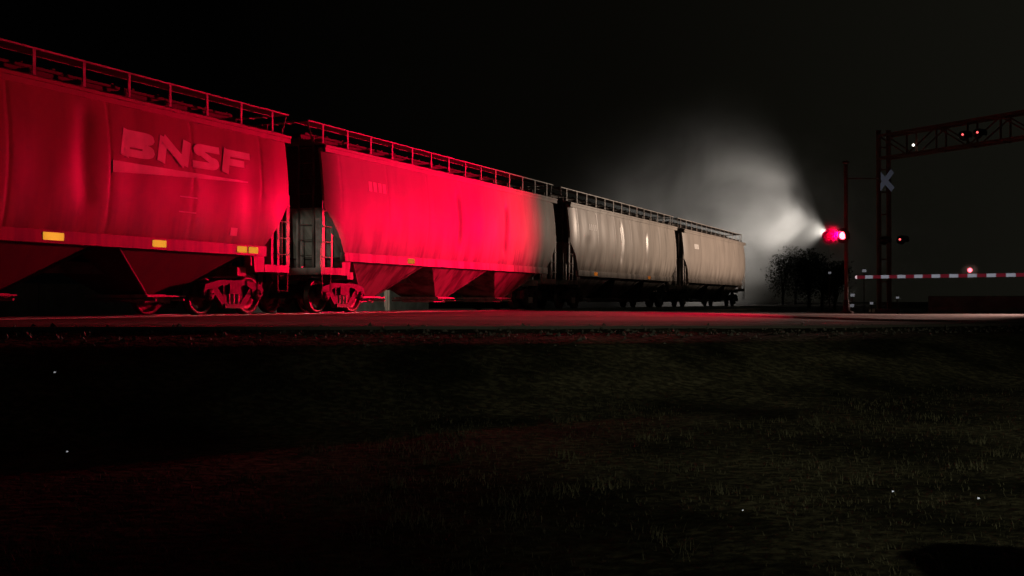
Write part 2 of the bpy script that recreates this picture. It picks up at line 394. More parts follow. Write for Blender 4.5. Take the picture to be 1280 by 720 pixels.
def side_sheet(cr, seed, sgn, nx=420, nz=26):
    mb = MB(); vs = []
    for j in range(nz + 1):
        z = ZB + (ZE - 0.02 - ZB) * j / nz
        hl = half_len(z)
        for i in range(nx + 1):
            x = -hl + 2 * hl * i / nx; p = side_pt(x, z, cr, seed); vs.append((p[0], p[1] * sgn, p[2]))
    n1 = nx + 1
    fs = [(j*n1+i, j*n1+i+1, (j+1)*n1+i+1, (j+1)*n1+i) for j in range(nz) for i in range(nx)]
    if sgn < 0: fs = [f[::-1] for f in fs]
    mb.add(vs, fs, True)
    for i in (0, nx):                              # turned edge at each end gives the sheet its depth
        col = [vs[j*n1+i] for j in range(nz+1)]
        c2 = [(x - (0.05 if x > 0 else -0.05), y * 0.93, z) for x, y, z in col]
        mb.add(col + c2, [(j, j+1, nz+2+j, nz+1+j) for j in range(nz)])
    return mb
def make_bogie(root, x0, parts):
    b = MB(); b.box(x0-0.2, x0+0.2, -1.12, 1.12, 0.48, 0.72); b.tube((x0, 0, 0.72), (x0, 0, 0.86), 0.2, n=16)
    bog = b.build('bogie', M['iron'], root)
    for sg in (-1, 1):
        f = MB(); ya, yb = sg * 0.93, sg * 1.10
        y0, y1 = min(ya, yb), max(ya, yb)
        arch = [(-1.10, 0.56), (-1.05, 0.70), (-0.86, 0.74), (-0.50, 0.80), (0.50, 0.80), (0.86, 0.74), (1.05, 0.70), (1.10, 0.56), (1.10, 0.44), (1.02, 0.44), (0.98, 0.58), (0.80, 0.58), (0.76, 0.44), (0.68, 0.44), (0.66, 0.60), (0.46, 0.68), (-0.46, 0.68), (-0.66, 0.60), (-0.68, 0.44), (-0.76, 0.44), (-0.80, 0.58), (-0.98, 0.58), (-1.02, 0.44), (-1.10, 0.44)]
        f.prism([(x0 + x, z) for x, z in arch[:8] + arch[8:]], y0, y1)
        for k in (-1, 1):
            f.beam((x0 + k * 0.70, sg * 1.015, 0.60), (x0 + k * 0.30, sg * 1.015, 0.20), 0.17, 0.13, (0, 1, 0))
            f.beam((x0 + k * 0.30, sg * 1.015, 0.72), (x0 + k * 0.28, sg * 1.015, 0.24), 0.15, 0.09, (0, 1, 0))
        f.box(x0 - 0.36, x0 + 0.36, y0 - 0.01, y1 + 0.01, 0.14, 0.24)
        f.build('side_frame', M['iron'], bog)
        sp = MB()
        for k in (-0.17, 0.0, 0.17):
            prof = []
            for i in range(13): prof.append((i * 0.02, 0.078 if i % 2 else 0.062))
            sp.lathe(prof, (x0 + k, sg * 1.02, 0.24), (0, 0, 1), 12)
        sp.build('spring', M['trim'], bog)
    for xa in (-0.89, 0.89):
        MB().tube((x0 + xa, -1.0, 0.457), (x0 + xa, 1.0, 0.457), 0.08, n=12).build('axle', M['wheel'], bog)
        for sg in (-1, 1):
            w = MB(); w.lathe([(-0.01, 0.02), (-0.01, 0.16), (0.03, 0.17), (0.05, 0.36), (0.0, 0.38), (0.0, 0.457), (0.10, 0.452), (0.105, 0.482), (0.135, 0.482), (0.135, 0.38), (0.09, 0.36), (0.08, 0.16), (0.14, 0.14), (0.14, 0.02)], (x0 + xa, sg * 0.825, 0.457), (0, -sg, 0), 36)
            w.build('wheel', M['wheel'], bog)
            c = MB(); c.lathe([(0, 0.13), (0.10, 0.13), (0.12, 0.11), (0.13, 0.0)], (x0 + xa, sg * 1.02, 0.457), (0, sg, 0), 18)
            for q in range(3):
                t = 2 * pi * q / 3 + 0.4; c.tube((x0+xa+cos(t)*0.07, sg*1.13, 0.457+sin(t)*0.07), (x0+xa+cos(t)*0.07, sg*1.17, 0.457+sin(t)*0.07), 0.018, n=6)
            c.build('axle_bearing', M['iron'], bog)
    return bog

REFL = {}
def hopper_car(name, s, paint, cr, seed, label, refl, logo=False):
    root = empty(name, track(s), ROTZ)
    tag(root, label, 'freight car', 'covered hopper cars of the train')
    P = M[paint]
    side_sheet(cr, seed, 1).build('side_sheet', P, root)
    side_sheet([], seed + 1, -1, 60, 12).build('side_sheet', P, root)
    # top chord: a rolled angle along the eave
    for sg in (-1, 1):
        c = MB(); c.box(-8.37, 8.37, *sorted((sg * 1.50, sg * 1.565)), ZE - 0.045, ZE + 0.02)
        c.box(-8.37, 8.37, *sorted((sg * 1.49, sg * 1.545)), ZE - 0.16, ZE - 0.048)
        c.build('top_chord', P, root)
        c = MB(); y1 = sg * 1.53; c.box(-7.40, 7.40, *sorted((sg * 1.38, y1)), 1.39, 1.615); c.box(-7.38, 7.38, *sorted((sg * 1.36, sg * 1.56)), 1.375, 1.388)
        sill = c.build('side_sill', P, root)
        if sg < 0:
            for xr, w in refl:
                rp = root.matrix_basis @ Vector((xr, y1, 1.5)) if False else track(s + xr, -1.55, 1.5)
                q = MB().box(xr - w/2, xr + w/2, -1.538, -1.533, 1.43, 1.575)
                q.build('reflector', retro('yellow_tape', (1.0, 0.36, 0.03) if paint == 'brown' else (1.0, 0.26, 0.03), half(rp), 0.30), sill)
    # end sheets, slope sheets, roof
    for sg in (-1, 1):
        q = MB(); pr = []
        for j in range(9):
            z = ZK + (ZE - ZK) * j / 8; pr.append((side_y(z) - 0.13, z))
        xe = sg * 8.28
        vs = [(xe, -y, z) for y, z in pr] + [(xe, y, z) for y, z in pr[::-1]]
        vs2 = [(xe - sg * 0.06, y, z) for x, y, z in vs]; n = len(vs)
        q.add(vs + vs2, [tuple(range(n)) if sg < 0 else tuple(range(n-1, -1, -1))] + [(i, (i+1) % n, n+(i+1) % n, n+i) for i in range(n)])
        q.box(*sorted((sg*8.285, sg*8.34)), -1.42, 1.42, ZK, ZK + 0.12)
        for yy in (-0.75, 0.0, 0.75): q.box(*sorted((sg*8.285, sg*8.37)), yy - 0.05, yy + 0.05, ZK + 0.125, ZE - 0.02)
        q.build('end_sheet', M['dark_steel'], root)  # shade on the car end is put into this dark colour
        q = MB(); x1, x2 = sg * 8.26, sg * 6.85
        q.add([(x1, -1.40, ZK + 0.01), (x1, 1.40, ZK + 0.01), (x2, 1.36, 1.48), (x2, -1.36, 1.48), (x1 - sg*0.06, -1.40, ZK+0.03), (x1 - sg*0.06, 1.40, ZK+0.03), (x2 - sg*0.06, 1.36, 1.50), (x2 - sg*0.06, -1.36, 1.50)],
              [(0,1,2,3),(4,5,6,7),(0,4,7,3),(1,5,6,2),(0,1,5,4),(3,2,6,7)])
        q.build('slope_sheet', M['lit_slope'], root)  # pale colour stands for the light on the slope sheet
    q = MB(); rp = [(-1.52, ZE+0.022), (-1.25, 4.47), (-0.8, 4.57), (-0.35, 4.62), (0.35, 4.62), (0.8, 4.57), (1.25, 4.47), (1.52, ZE+0.022)]
    n = len(rp); q.add([(x, y, z) for x in (-8.36, 8.36) for y, z in rp], [(j, n+j, n+j+1, j+1) for j in range(n-1)] + [tuple(range(n)), tuple(range(2*n-1, n-1, -1))], False)
    for k in range(14): q.box(-8.0 + k*1.22, -7.94 + k*1.22, -1.20, 1.20, 4.50, 4.60)
    q.build('roof', M['roof'], root)
    q = MB(); q.box(-7.7, 7.7, -0.33, 0.33, 4.60, 4.80)
    for k in range(4):
        xa = -7.6 + k * 3.82; q.box(xa, xa + 3.7, -0.40, 0.40, 4.803, 4.86)
        for d in range(5): q.box(xa + 0.2 + d*0.8, xa + 0.27 + d*0.8, -0.44, 0.44, 4.862, 4.89)
    q.build('hatch_cover', M['dark_steel'], root)
    for sg in (-1, 1):                             # running boards on brackets
        q = MB(); q.box(-8.72, 8.72, *sorted((sg*1.22, sg*1.25)), 4.95, 4.985); q.box(-8.72, 8.72, *sorted((sg*0.78, sg*0.81)), 4.94, 4.985)
        rb = q.build('running_board', M['trim'] if sg < 0 else M['under'], root)
        q = MB(); q.box(-8.70, 8.70, *sorted((sg*0.812, sg*1.218)), 4.950, 4.968); q.build('grating', M['dark_steel'], rb)
        for k in range(14):
            xa = -8.02 + k * 1.235; b_ = MB(); zb = 4.45
            b_.box(xa - 0.036, xa + 0.036, *sorted((sg*1.225, sg*1.245)), zb - 0.02, 4.948)
            b_.build('bracket', M['trim'] if sg < 0 else M['under'], rb)
    for sg in (-1, 1):
        q = MB()
        for xx in (8.55, 8.68): q.box(*sorted((sg*xx, sg*(xx+0.03))), -0.775, 0.775, 4.945, 4.98)
        for yy in (-0.6, -0.2, 0.2, 0.6): q.box(*sorted((sg*8.52, sg*8.715)), yy, yy+0.05, 4.925, 4.943)
        for yy in (-1.2, 1.2): q.tube((sg*8.40, yy, 4.30), (sg*8.66, yy, 4.93), 0.018, n=8)
        q.build('end_walkway', M['trim'], root)
    # hoppers
    q = MB().box(-7.2, 7.2, -1.36, 1.36, 1.47, 1.50); q.build('floor_sheet', M['under'], root)
    for xc in (-4.7, 0.0, 4.7):
        q = MB(); T = [(xc-2.15, -1.40), (xc+2.15, -1.40), (xc+2.15, 1.40), (xc-2.15, 1.40)]; B_ = [(xc-0.42, -0.62), (xc+0.42, -0.62), (xc+0.42, 0.62), (xc-0.42, 0.62)]
        q.add([(x, y, 1.46) for x, y in T] + [(x, y, 0.46) for x, y in B_], [(0,1,5,4),(1,2,6,5),(2,3,7,6),(3,0,4,7),(4,5,6,7),(3,2,1,0)])
        for k in (-1, 1):                          # stiffening ribs on the corners
            q.beam((xc + k*2.13, -1.40, 1.44), (xc + k*0.43, -0.64, 0.48), 0.05, 0.05)
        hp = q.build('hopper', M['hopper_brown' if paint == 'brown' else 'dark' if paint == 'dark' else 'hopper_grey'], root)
        q = MB(); q.box(xc-0.55, xc+0.55, -0.75, 0.75, 0.38, 0.455); q.box(xc-0.40, xc+0.40, -0.60, 0.60, 0.28, 0.378)
        q.box(xc-0.62, xc+0.62, -0.86, -0.755, 0.40, 0.435); q.box(xc-0.62, xc+0.62, 0.755, 0.86, 0.40, 0.435)
        for k in (-0.45, 0.45): q.tube((xc+k, -0.95, 0.34), (xc+k, 0.95, 0.34), 0.028, n=8)
        q.build('outlet_gate', M['trim'], hp)
    # underframe
    MB().box(-8.75, 8.75, -0.18, 0.18, 0.88, 1.12).build('centre_sill', M['under'], root)
    for sg in (-1, 1):
        q = MB(); q.box(*sorted((sg*7.30, sg*8.42)), -1.42, 1.42, 1.125, 1.16)
        q.box(*sorted((sg*7.42, sg*8.44)), -1.46, -1.425, 1.01, 1.19); q.box(*sorted((sg*7.42, sg*8.44)), 1.425, 1.46, 1.01, 1.19)
        q.box(*sorted((sg*8.425, sg*8.46)), -1.424, 1.424, 1.0, 1.18)
        q.build('end_platform', P, root)
        q = MB()
        for yy in (-1, 1):
            q.prism([(sg*6.98, 1.385), (sg*7.415, 1.385), (sg*7.415, 1.0), (sg*7.05, 1.0)], *sorted((yy*1.40, yy*1.455)))
            q.box(*sorted((sg*7.08, sg*7.30)), *sorted((yy*0.9, yy*1.398)), 1.0, 1.12)
        q.box(sg*6.75 - 0.16, sg*6.75 + 0.16, -1.30, 1.30, 0.90, 1.10)
        q.build('body_bolster', P, root)
        make_bogie(root, sg * 6.75, None)
        for yy in (-1, 1):                         # corner ladders and steps
            q = MB(); ya = yy * 1.46
            q.box(*sorted((sg*8.29, sg*8.42)), *sorted((ya, ya + yy*0.02)), 1.19, 2.92)
            q.box(*sorted((sg*7.91, sg*8.00)), *sorted((ya, ya + yy*0.02)), 1.19, 2.25)
            for k in range(4):
                zz = 1.45 + k * 0.40
                q.tube((sg*(7.96 if zz < 2.3 else 8.02 + 0.2), ya + yy*0.045, zz), (sg*8.40, ya + yy*0.045, zz), 0.014, n=8)
                q.tube((sg*8.38, ya + yy*0.01, zz), (sg*8.38, ya + yy*0.045, zz), 0.014, n=8)
            q.build('ladder', M['trim'], root)
            q = MB(); 
            for xx in (7.95, 8.35): q.box(*sorted((sg*xx, sg*(xx+0.05))), *sorted((yy*1.44, yy*1.458)), 0.55, 1.008)
            q.box(*sorted((sg*8.002, sg*8.348)), *sorted((yy*1.38, yy*1.458)), 0.55, 0.575)
            q.build('step', M['dark_steel'], root)  # dark colour stands for shade on the step
        # inner uprights under the slope sheet, end ladder, coupler, brake wheel
        for yy in (-1.15, -0.55, 0.55, 1.15):
            MB().box(*sorted((sg*8.0, sg*8.10)), yy - 0.08, yy + 0.08, 1.162, 2.50).build('slope_strut', M['trim'], root)
        q = MB()
        for yy in (0.78, 1.22): q.box(*sorted((sg*8.43, sg*8.46)), -yy-0.025, -yy+0.025, 1.19, 4.6)
        for k in range(8): q.tube((sg*8.475, -1.22, 1.5 + k*0.4), (sg*8.475, -0.78, 1.5 + k*0.4), 0.012, n=6)
        q.build('end_ladder', M['under'], root)
        q = MB(); q.box(*sorted((sg*8.76, sg*8.95)), -0.11, 0.11, 0.80, 0.98)
        q.prism([(sg*8.951, 0.76), (sg*9.13, 0.76), (sg*9.15, 0.80), (sg*9.15, 1.02), (sg*8.951, 1.02)], -0.16 if sg > 0 else -0.02, 0.02 if sg > 0 else 0.16)
        q.tube((sg*8.9, -0.25, 0.8), (sg*9.10, -0.22, 0.45), 0.03, n=8)
        q.build('coupler', M['iron'], root)
    q = MB(); q.lathe([(-0.02, 0.27), (0.0, 0.29), (0.02, 0.27), (0.0, 0.25), (-0.02, 0.27)], (-8.62, 0.5, 2.1), (1, 0, 0), 24)
    for k in range(4):
        t = k * pi / 2; q.tube((-8.62, 0.5, 2.1), (-8.62, 0.5 + 0.26*cos(t), 2.1 + 0.26*sin(t)), 0.014, n=6)
    q.tube((-8.65, 0.5, 2.1), (-8.10, 0.5, 2.1), 0.03, n=8); q.build('brake_wheel', M['iron'], root)
    q = MB(); q.tube((7.35, 0.35, 1.75), (7.35, 1.15, 1.75), 0.17, n=18); q.box(7.25, 7.45, 0.5, 0.55, 1.162, 1.60); q.box(7.25, 7.45, 0.95, 1.0, 1.162, 1.60)
    q.build('air_reservoir', M['trim'], root)
    # stencilled data blocks
    rnd = random.Random(seed)
    q = MB()
    def quad(x0, x1, z0, z1):
        k = max(1, int((x1 - x0) / 0.2)); vs = []
        for i in range(k + 1):
            x = x0 + (x1 - x0) * i / k
            for z in (z0, z1): vs.append(side_pt(x, z, cr, seed, 0.006))
        q.add(vs, [(2*i, 2*i+2, 2*i+3, 2*i+1) for i in range(k)])
    if logo:
        ns = [0]
        def stroke(pts, w):
            ns[0] += 1
            P_ = [Vector((a, b_)) for a, b_ in pts]
            L_, R_ = [], []
            for i, p in enumerate(P_):
                d = (P_[min(i+1, len(P_)-1)] - P_[max(i-1, 0)]).normalized(); nn = Vector((-d.y, d.x)) * w / 2
                L_.append(p + nn); R_.append(p - nn)
            for i in range(len(P_) - 1):
                q.add([side_pt(v.x, v.y, cr, seed, 0.006 + 0.0012 * ns[0]) for v in (L_[i], L_[i+1], R_[i+1], R_[i])], [(3, 2, 1, 0)])
        def word(x0, z0, H, W, gap):
            def tr(k, pts): return [(x0 + k * (W + gap) + a * W + 0.25 * b_ * H, z0 + b_ * H) for a, b_ in pts]
            arc = lambda cx, cz, rx, rz, a0, a1, n=10: [(cx + rx*cos(radians(a0 + (a1-a0)*i/n)), cz + rz*sin(radians(a0 + (a1-a0)*i/n))) for i in range(n+1)]
            w = 0.155
            hw = w / 2 / H; vw = w / 2 / W
            # B
            stroke(tr(0, [(0.12, 0), (0.12, 1)]), 0.24)
            stroke(tr(0, [(0.12, 1-hw), (0.62, 1-hw)] + arc(0.62, 0.76, 0.24, 0.24-hw, 90, -90) + [(0.12, 0.52)]), w)
            stroke(tr(0, [(0.12, 0.50), (0.66, 0.50)] + arc(0.66, 0.27, 0.25, 0.27-hw, 90, -90) + [(0.12, hw)]), w)
            # N
            stroke(tr(1, [(0.12, 0), (0.12, 1)]), 0.24); stroke(tr(1, [(0.88, 0), (0.88, 1)]), 0.24); stroke(tr(1, [(0.10, 0.95), (0.90, 0.05)]), 0.21)
            # S
            stroke(tr(2, [(0.93, 0.86)] + [(0.72, 1-hw), (0.34, 1-hw)] + arc(0.30, 0.75, 0.20, 0.25-hw, 90, 270) + arc(0.70, 0.27, 0.20, 0.26-hw, 90, -90) + [(0.28, hw), (0.05, 0.14)]), w)
            # F
            stroke(tr(3, [(0.12, 0), (0.12, 1)]), 0.24); stroke(tr(3, [(0.12, 1-hw), (0.98, 1-hw)]), w); stroke(tr(3, [(0.12, 0.48), (0.80, 0.48)]), w)
        word(2.42, 3.19, 0.54, 0.96, 0.09)
        n = 24; vs = []
        for i in range(n + 1):
            t = i / n; x = 2.20 + 4.35 * t
            lo_ = 2.83 + 0.21 * t ** 0.8; hi_ = 3.07 - 0.0 * t
            hi_ = max(lo_ + 0.02, hi_)
            vs += [side_pt(x, lo_, cr, seed, 0.007), side_pt(x, hi_, cr, seed, 0.007)]
        q.add(vs, [(2*i, 2*i+2, 2*i+3, 2*i+1) for i in range(n)])
        quad(6.0, 6.25, 1.80, 1.98)
        for z in (2.52, 2.20): quad(4.2, 4.75, z, z + 0.025)
    else:
        for k in range(4): quad(-6.3 + k*0.26, -6.12 + k*0.26, 3.35, 3.62)
    q.build('lettering', M['paint_white'], root)
    return root

C0, PITCH = 14.78, 18.3
car1 = hopper_car('hopper_car', C0, 'brown', [(-1.4, 1.8, 4.1, 0.02, 0.3), (1.5, 1.9, 4.2, 0.03, 0.22), (6.6, 1.7, 3.6, 0.02, 0.35)], 1,
    'nearest dark red hopper car with large white lettering over a tapering white bar', [(0.82, 0.50), (3.67, 0.42), (6.45, 0.36), (6.88, 0.36)], True)
car2 = hopper_car('hopper_car', C0 + PITCH, 'satin', [(-0.6, 1.9, 4.0, 0.075, 0.17), (3.15, 1.75, 3.9, 0.085, 0.18), (4.3, 1.7, 3.4, 0.02, 0.3), (-6.2, 1.7, 2.6, 0.02, 0.25), (5.6, 1.8, 3.6, 0.015, 0.3)], 2,
    'second hopper car, bright red from the signal on its left half and creased', [(-3.70, 0.42)])
car3 = hopper_car('hopper_car', C0 + 2 * PITCH, 'tan', [(-1.7, 1.9, 4.1, 0.07, 0.16), (2.35, 1.8, 3.9, 0.07, 0.16), (-6.4, 1.7, 3.2, 0.03, 0.35), (6.0, 1.7, 3.0, 0.02, 0.3)], 3,
    'third hopper car, tan side lit white between the red one and the rusty spotted one', [(-5.2, 0.42), (3.0, 0.42)])
car4 = hopper_car('hopper_car', C0 + 3 * PITCH, 'dull', [(0.8, 1.9, 4.0, 0.03, 0.3), (-4.8, 1.7, 3.2, 0.03, 0.3)], 4,
    'fourth and farthest hopper car, pale side ending where the smoke begins', [])
# ------------------------------------------------------------------ crossing equipment
def lamp_head(parent, p, d, lit, port=None, dr=0.30):
    """a 12 inch flasher: black disc, housing, hood and lens"""
    p = Vector(p); d = Vector(d).normalized()
    q = MB(); q.lathe([(0.0, 0.0), (0.0, dr), (-0.015, dr), (-0.02, 0.0)], p, d, 32); bg = q.build('background_disc', M['black'], parent)
    q = MB(); q.lathe([(-0.022, 0.17), (-0.14, 0.16), (-0.20, 0.08), (-0.21, 0.0)], p, d, 20); q.build('housing', M['black'], bg)
    q = MB(); side = d.cross(Vector((0, 0, 1))).normalized(); up = Vector((0, 0, 1)); n = 18; vs = []
    for i in range(n + 1):
        t = radians(-25 + 230 * i / n); L_ = (0.16 if lit else 0.26) - 0.06 * abs(i / n - 0.5) * 2
        c_ = side * cos(t) * 0.175 + up * sin(t) * 0.175; c2 = c_ * 1.06
        vs += [p + c_, p + c_ + d * L_, p + c2 + d * L_, p + c2]
    q.add(vs, [(4*i+a, 4*i+4+a, 4*i+4+(a+1) % 4, 4*i+(a+1) % 4) for i in range(n) for a in range(4)], False)
    q.build('hood', M['black'], bg)
    q = MB(); q.lathe([(0.012, 0.152), (0.025, 0.12), (0.04, 0.06), (0.045, 0.0)], p, d, 24); q.build('lens', RED_LIT if lit else RED_OFF, bg)
    if port is not None:
        q = MB(); q.lathe([(0, 0.04), (0.02, 0.035), (0.03, 0.0)], p - d * 0.08 + Vector(port).normalized() * 0.16, port, 12); q.build('side_port', PORT, bg)
    return bg
RED_LIT = emit('lit_red_lens', (1.0, 0.085, 0.12), 10.0); RED_GLOW = emit('glowing_red_lens', (1.0, 0.10, 0.14), 5.0); RED_OFF = mat('dark_red_lens', (0.35, 0.01, 0.015), 0.2)
PORT = emit('lit_side_port', (1.0, 0.12, 0.12), 2.0); PALE = emit('lit_white_port', (1.0, 0.95, 0.85), 3.0)

sig = empty('crossing_signal', SIG); tag(sig, 'single pole railway crossing signal with one red lamp glowing in front of the smoke', 'signal')
def loc(p, o=SIG): return Vector(p) - o
gz = ground_z(SIG.x, SIG.y)
q = MB(); q.tube((0, 0, gz - 0.05), (0, 0, 5.75), 0.075, n=14); q.lathe([(0, 0.10), (0.05, 0.08), (0.07, 0.0)], (0, 0, 5.75), (0, 0, 1), 14); q.build('pole', M['rust'], sig)
q = MB(); q.lathe([(0, 0.30), (0.12, 0.28), (0.18, 0.14), (0.6, 0.10)], (0, 0, gz), (0, 0, 1), 16); q.build('base', M['iron'], sig)
q = MB(); q.tube(loc(HEAD_A - LD*0.12), loc(HEAD_B - LD*0.12), 0.035); q.tube((0, 0, 2.93), loc((HEAD_A + HEAD_B)/2 - LD*0.12), 0.04)
q.box(-0.12, 0.12, -0.12, 0.12, 2.80, 3.06); q.build('crossarm', M['black'], sig)
lamp_head(sig, loc(LIT), LD, True); lamp_head(sig, loc(DARK), LD, False)
q = MB(); q.beam((0.05, 0, 5.25), (1.35, 0.05, 5.25), 0.04, 0.04); q.build('bracket_arm', M['galv'], sig)
q = MB(); q.lathe([(0, 0.12), (0.04, 0.15), (0.10, 0.10), (0.12, 0.0)], (0, 0, 5.85), (0, 0, 1), 16); q.build('bell', M['galv'], sig)

# cantilever with truss over the road
CB = Vector((14.95, 45.0, 0)); AD = Vector((0.516, -0.856, 0)).normalized(); AN = Vector((AD.y, -AD.x, 0))
ctl = empty('signal_cantilever', CB); tag(ctl, 'twin post steel cantilever with a long truss reaching over the road', 'cantilever')
gz = ground_z(CB.x, CB.y)
for k in (-1, 1):
    q = MB(); p = Vector((0.2 * k, 0, 0)); q.tube(p + Vector((0, 0, gz)), p + Vector((0, 0, 7.15)), 0.095, n=16); q.lathe([(0, 0.11), (0.03, 0.11), (0.05, 0.0)], p + Vector((0, 0, 7.15)), (0, 0, 1), 16); q.build('post', M['rust'], ctl)
q = MB()
for z in [0.2 + 0.9 * i for i in range(8)]:
    q.beam((-0.12, 0, z), (0.12, 0, z), 0.06, 0.05)
q.build('post_tie', M['rust'], ctl)
q = MB(); q.box(-0.5, 0.5, -0.4, 0.4, gz - 0.1, gz + 0.25); q.build('footing', M['concrete'], ctl)
q = MB(); zt, zb = 6.95, 6.05; L = 11.0; hw = 0.28
for k in (-1, 1):
    for z in (zt, zb):
        q.beam(AN*hw*k + Vector((0, 0, z)), AD*L + AN*hw*k + Vector((0, 0, z + 0.1)), 0.09, 0.09)
q.build('truss_chords', M['rust'], ctl)
q = MB(); nb = 8
for i in range(nb + 1):
    a = AD * (L * i / nb)
    for k in (-1, 1):
        q.beam(a + AN*hw*k + Vector((0, 0, zb + 0.05)), a + AN*hw*k + Vector((0, 0, zt + 0.04)), 0.06, 0.06)
        if i < nb:
            b2 = AD * (L * (i+1) / nb)
            q.beam(a + AN*hw*k + Vector((0, 0, zb if i % 2 else zt)), b2 + AN*hw*k + Vector((0, 0, zt if i % 2 else zb)), 0.045, 0.045)
    for z in (zb, zt + 0.05): q.beam(a - AN*hw + Vector((0, 0, z)), a + AN*hw + Vector((0, 0, z)), 0.05, 0.05)
q.build('truss_lattice', M['rust'], ctl)
ctl.scale = (1.133,) * 3; ctl.location = (CB.x * 1.133, CB.y * 1.133, -0.04)
RD = -E1                                            # lamps over the road face the drivers
for t, zc in ((4.13, 6.42), (4.75, 6.42)):
    lamp_head(ctl, AD * t + AN * 0.0 + RD * 0.45 + Vector((0, 0, zc)), RD * -1, False, (-0.4, -0.9, 0.1), 0.185)
q = MB(); q.lathe([(0, 0.05), (0.03, 0.045), (0.04, 0.0)], loc(at(1142.5, 181, 43.75), CB), (-0.35, -0.93, -0.1), 14); q.build('work_lamp', PALE, ctl)
for k in (-1, 1):
    lamp_head(ctl, Vector((0.28, -0.25, 2.75)) + Vector((0.28*k, -0.2*k, 0)), E1, False, (-0.4, -0.9, 0.1) if k > 0 else None, 0.185)
q = MB(); c0 = Vector((0.10, -0.20, 5.12)) + RD * 0.14
for k in (-1, 1):
    d = (AD * 1.0 + Vector((0, 0, 1.0 * k))).normalized(); u = AD.cross(Vector((0, 0, 1))).normalized()
    q.beam(c0 - d*0.52 + RD*0.012*k, c0 + d*0.52 + RD*0.012*k, 0.012, 0.22, u.cross(d))
xb = q.build('crossbuck', retro('white_sheeting', (0.50, 0.52, 0.66), half(CB + c0), 0.46), ctl)
q = MB(); q.beam(Vector((0, 0, 5.12)), c0 - RD * 0.03, 0.05, 0.05); q.build('crossbuck_bracket', M['galv'], ctl)

# gate
GT = Vector((15.0, 48.6, 1.36)); GD = Vector((0.58, -0.815, 0)).normalized(); GL = 10.6
GB = GT + GD * GL; GB.z = 0
gate = empty('crossing_gate', GB); tag(gate, 'lowered crossing gate with a red and white striped arm across the road', 'gate')
def gl(t, dz=0.0, off=0.0): return GT + GD * t + Vector((0, 0, dz - 0.006 * t)) + AN * off - GB
arm = MB().beam(gl(-0.02), gl(GL + 0.6), 0.045, 0.13).build('arm', M['redpaint'], gate)
ws_m = retro('white_arm_sheeting', (0.66, 0.68, 0.86), half(GT + GD * 4), 0.36); rs_m = retro('red_arm_sheeting', (0.45, 0.03, 0.05), half(GT + GD * 4), 0.40)
t = 0.0; k = 0
while t < GL:
    q = MB().beam(gl(t + 0.004), gl(min(GL, t + 0.40)), 0.052, 0.137); q.build('white_stripe' if k % 2 else 'red_stripe', retro('white_arm_sheeting', (0.90, 0.90, 1.0), half(GT + GD * t), 0.34) if k % 2 else retro('red_arm_sheeting', (0.75, 0.05, 0.09), half(GT + GD * t), 0.40), arm); t += 0.404; k += 1
def arm_lamp(t, m_, r):
    q = MB(); q.box(-0.05, 0.05, -0.05, 0.05, 0, 0.06); o = q.build('arm_lamp', M['black'], gate); o.location = gl(t, 0.07)
    l = MB(); d = Vector((-0.4, -0.92, 0)); l.lathe([(-0.03, r), (0.05, r), (0.06, 0.0)], (0, 0, 0.06 + r), d, 16); l.lathe([(-0.03, r), (-0.04, 0)], (0, 0, 0.06 + r), d, 16); l.build('lens', m_, o)
arm_lamp(5.34, RED_GLOW, 0.085); arm_lamp(9.6, RED_OFF, 0.07)
q = MB(); q.lathe([(0, 0.075), (0.05, 0.07), (0.09, 0.0)], gl(-0.03) - Vector((0, 0, 0)), -GD, 14); q.lathe([(0, 0.075), (0.0, 0.0)], gl(-0.03), -GD, 14); q.build('tip_lamp', emit('tip_lamp_glow', (0.9, 0.75, 0.8), 0.55), gate)
gz = ground_z(GB.x, GB.y)
q = MB(); q.tube((0, 0, gz - 0.1), (0, 0, 3.6), 0.07, n=14); q.build('mast', M['galv'], gate)
q = MB(); q.box(-0.25, 0.25, -0.2, 0.2, 0.75, 1.65); q.build('gate_mechanism', M['galv'], gate)
q = MB(); q.beam(Vector((0, 0, 1.3)) + AN*0.25, GD*1.4 + Vector((0, 0, 1.25)) + AN*0.25, 0.04, 0.18); q.beam(GD*1.2 + Vector((0, 0, 1.05)) + AN*0.25, GD*1.6 + Vector((0, 0, 1.0)) + AN*0.25, 0.12, 0.40); q.build('counterweight', M['iron'], gate)

# relay box and marker posts at the foot of the poles
def marker(px, y0, Y, label, ys, w=0.09, lean=0.0):
    p = at(px, y0, Y); g0 = ground_z(p.x, p.y); o = empty('marker_post', (p.x, p.y, g0)); tag(o, label, 'marker post', 'marker posts by the signal poles')
    top = p.z - g0 + 0.12
    q = MB(); q.tube((0, 0, -0.05), (lean, 0, top), 0.022, n=8); q.build('post', M['dark_steel'], o)  # post darkened in colour so it looks unlit
    for yy in ys:
        z = at(px, yy, Y).z - g0; q = MB(); q.box(-w + lean*z/top, w + lean*z/top, -0.045, -0.035, z - w*0.7, z + w*0.7)
        q.build('reflector', retro('white_button', (0.75, 0.75, 0.78), half(p), 0.36), o)
marker(1064, 369, 46.5, 'short leaning marker post with two reflectors left of the twin posts', (369, 382), 0.085, 0.05)
marker(1089, 379, 47.0, 'low marker post with one dull reflector between the two signal poles', (379,), 0.07)
marker(1121.5, 372, 46.0, 'short marker post with one bright reflector right of the twin posts', (372,), 0.06)
marker(1037, 341, 50.0, 'taller marker post with a small white plate below the glowing red lamp', (341,), 0.065)
marker(1080, 338.5, 49.5, 'taller marker post with a dull plate above the tip of the gate arm', (338.5,), 0.09)

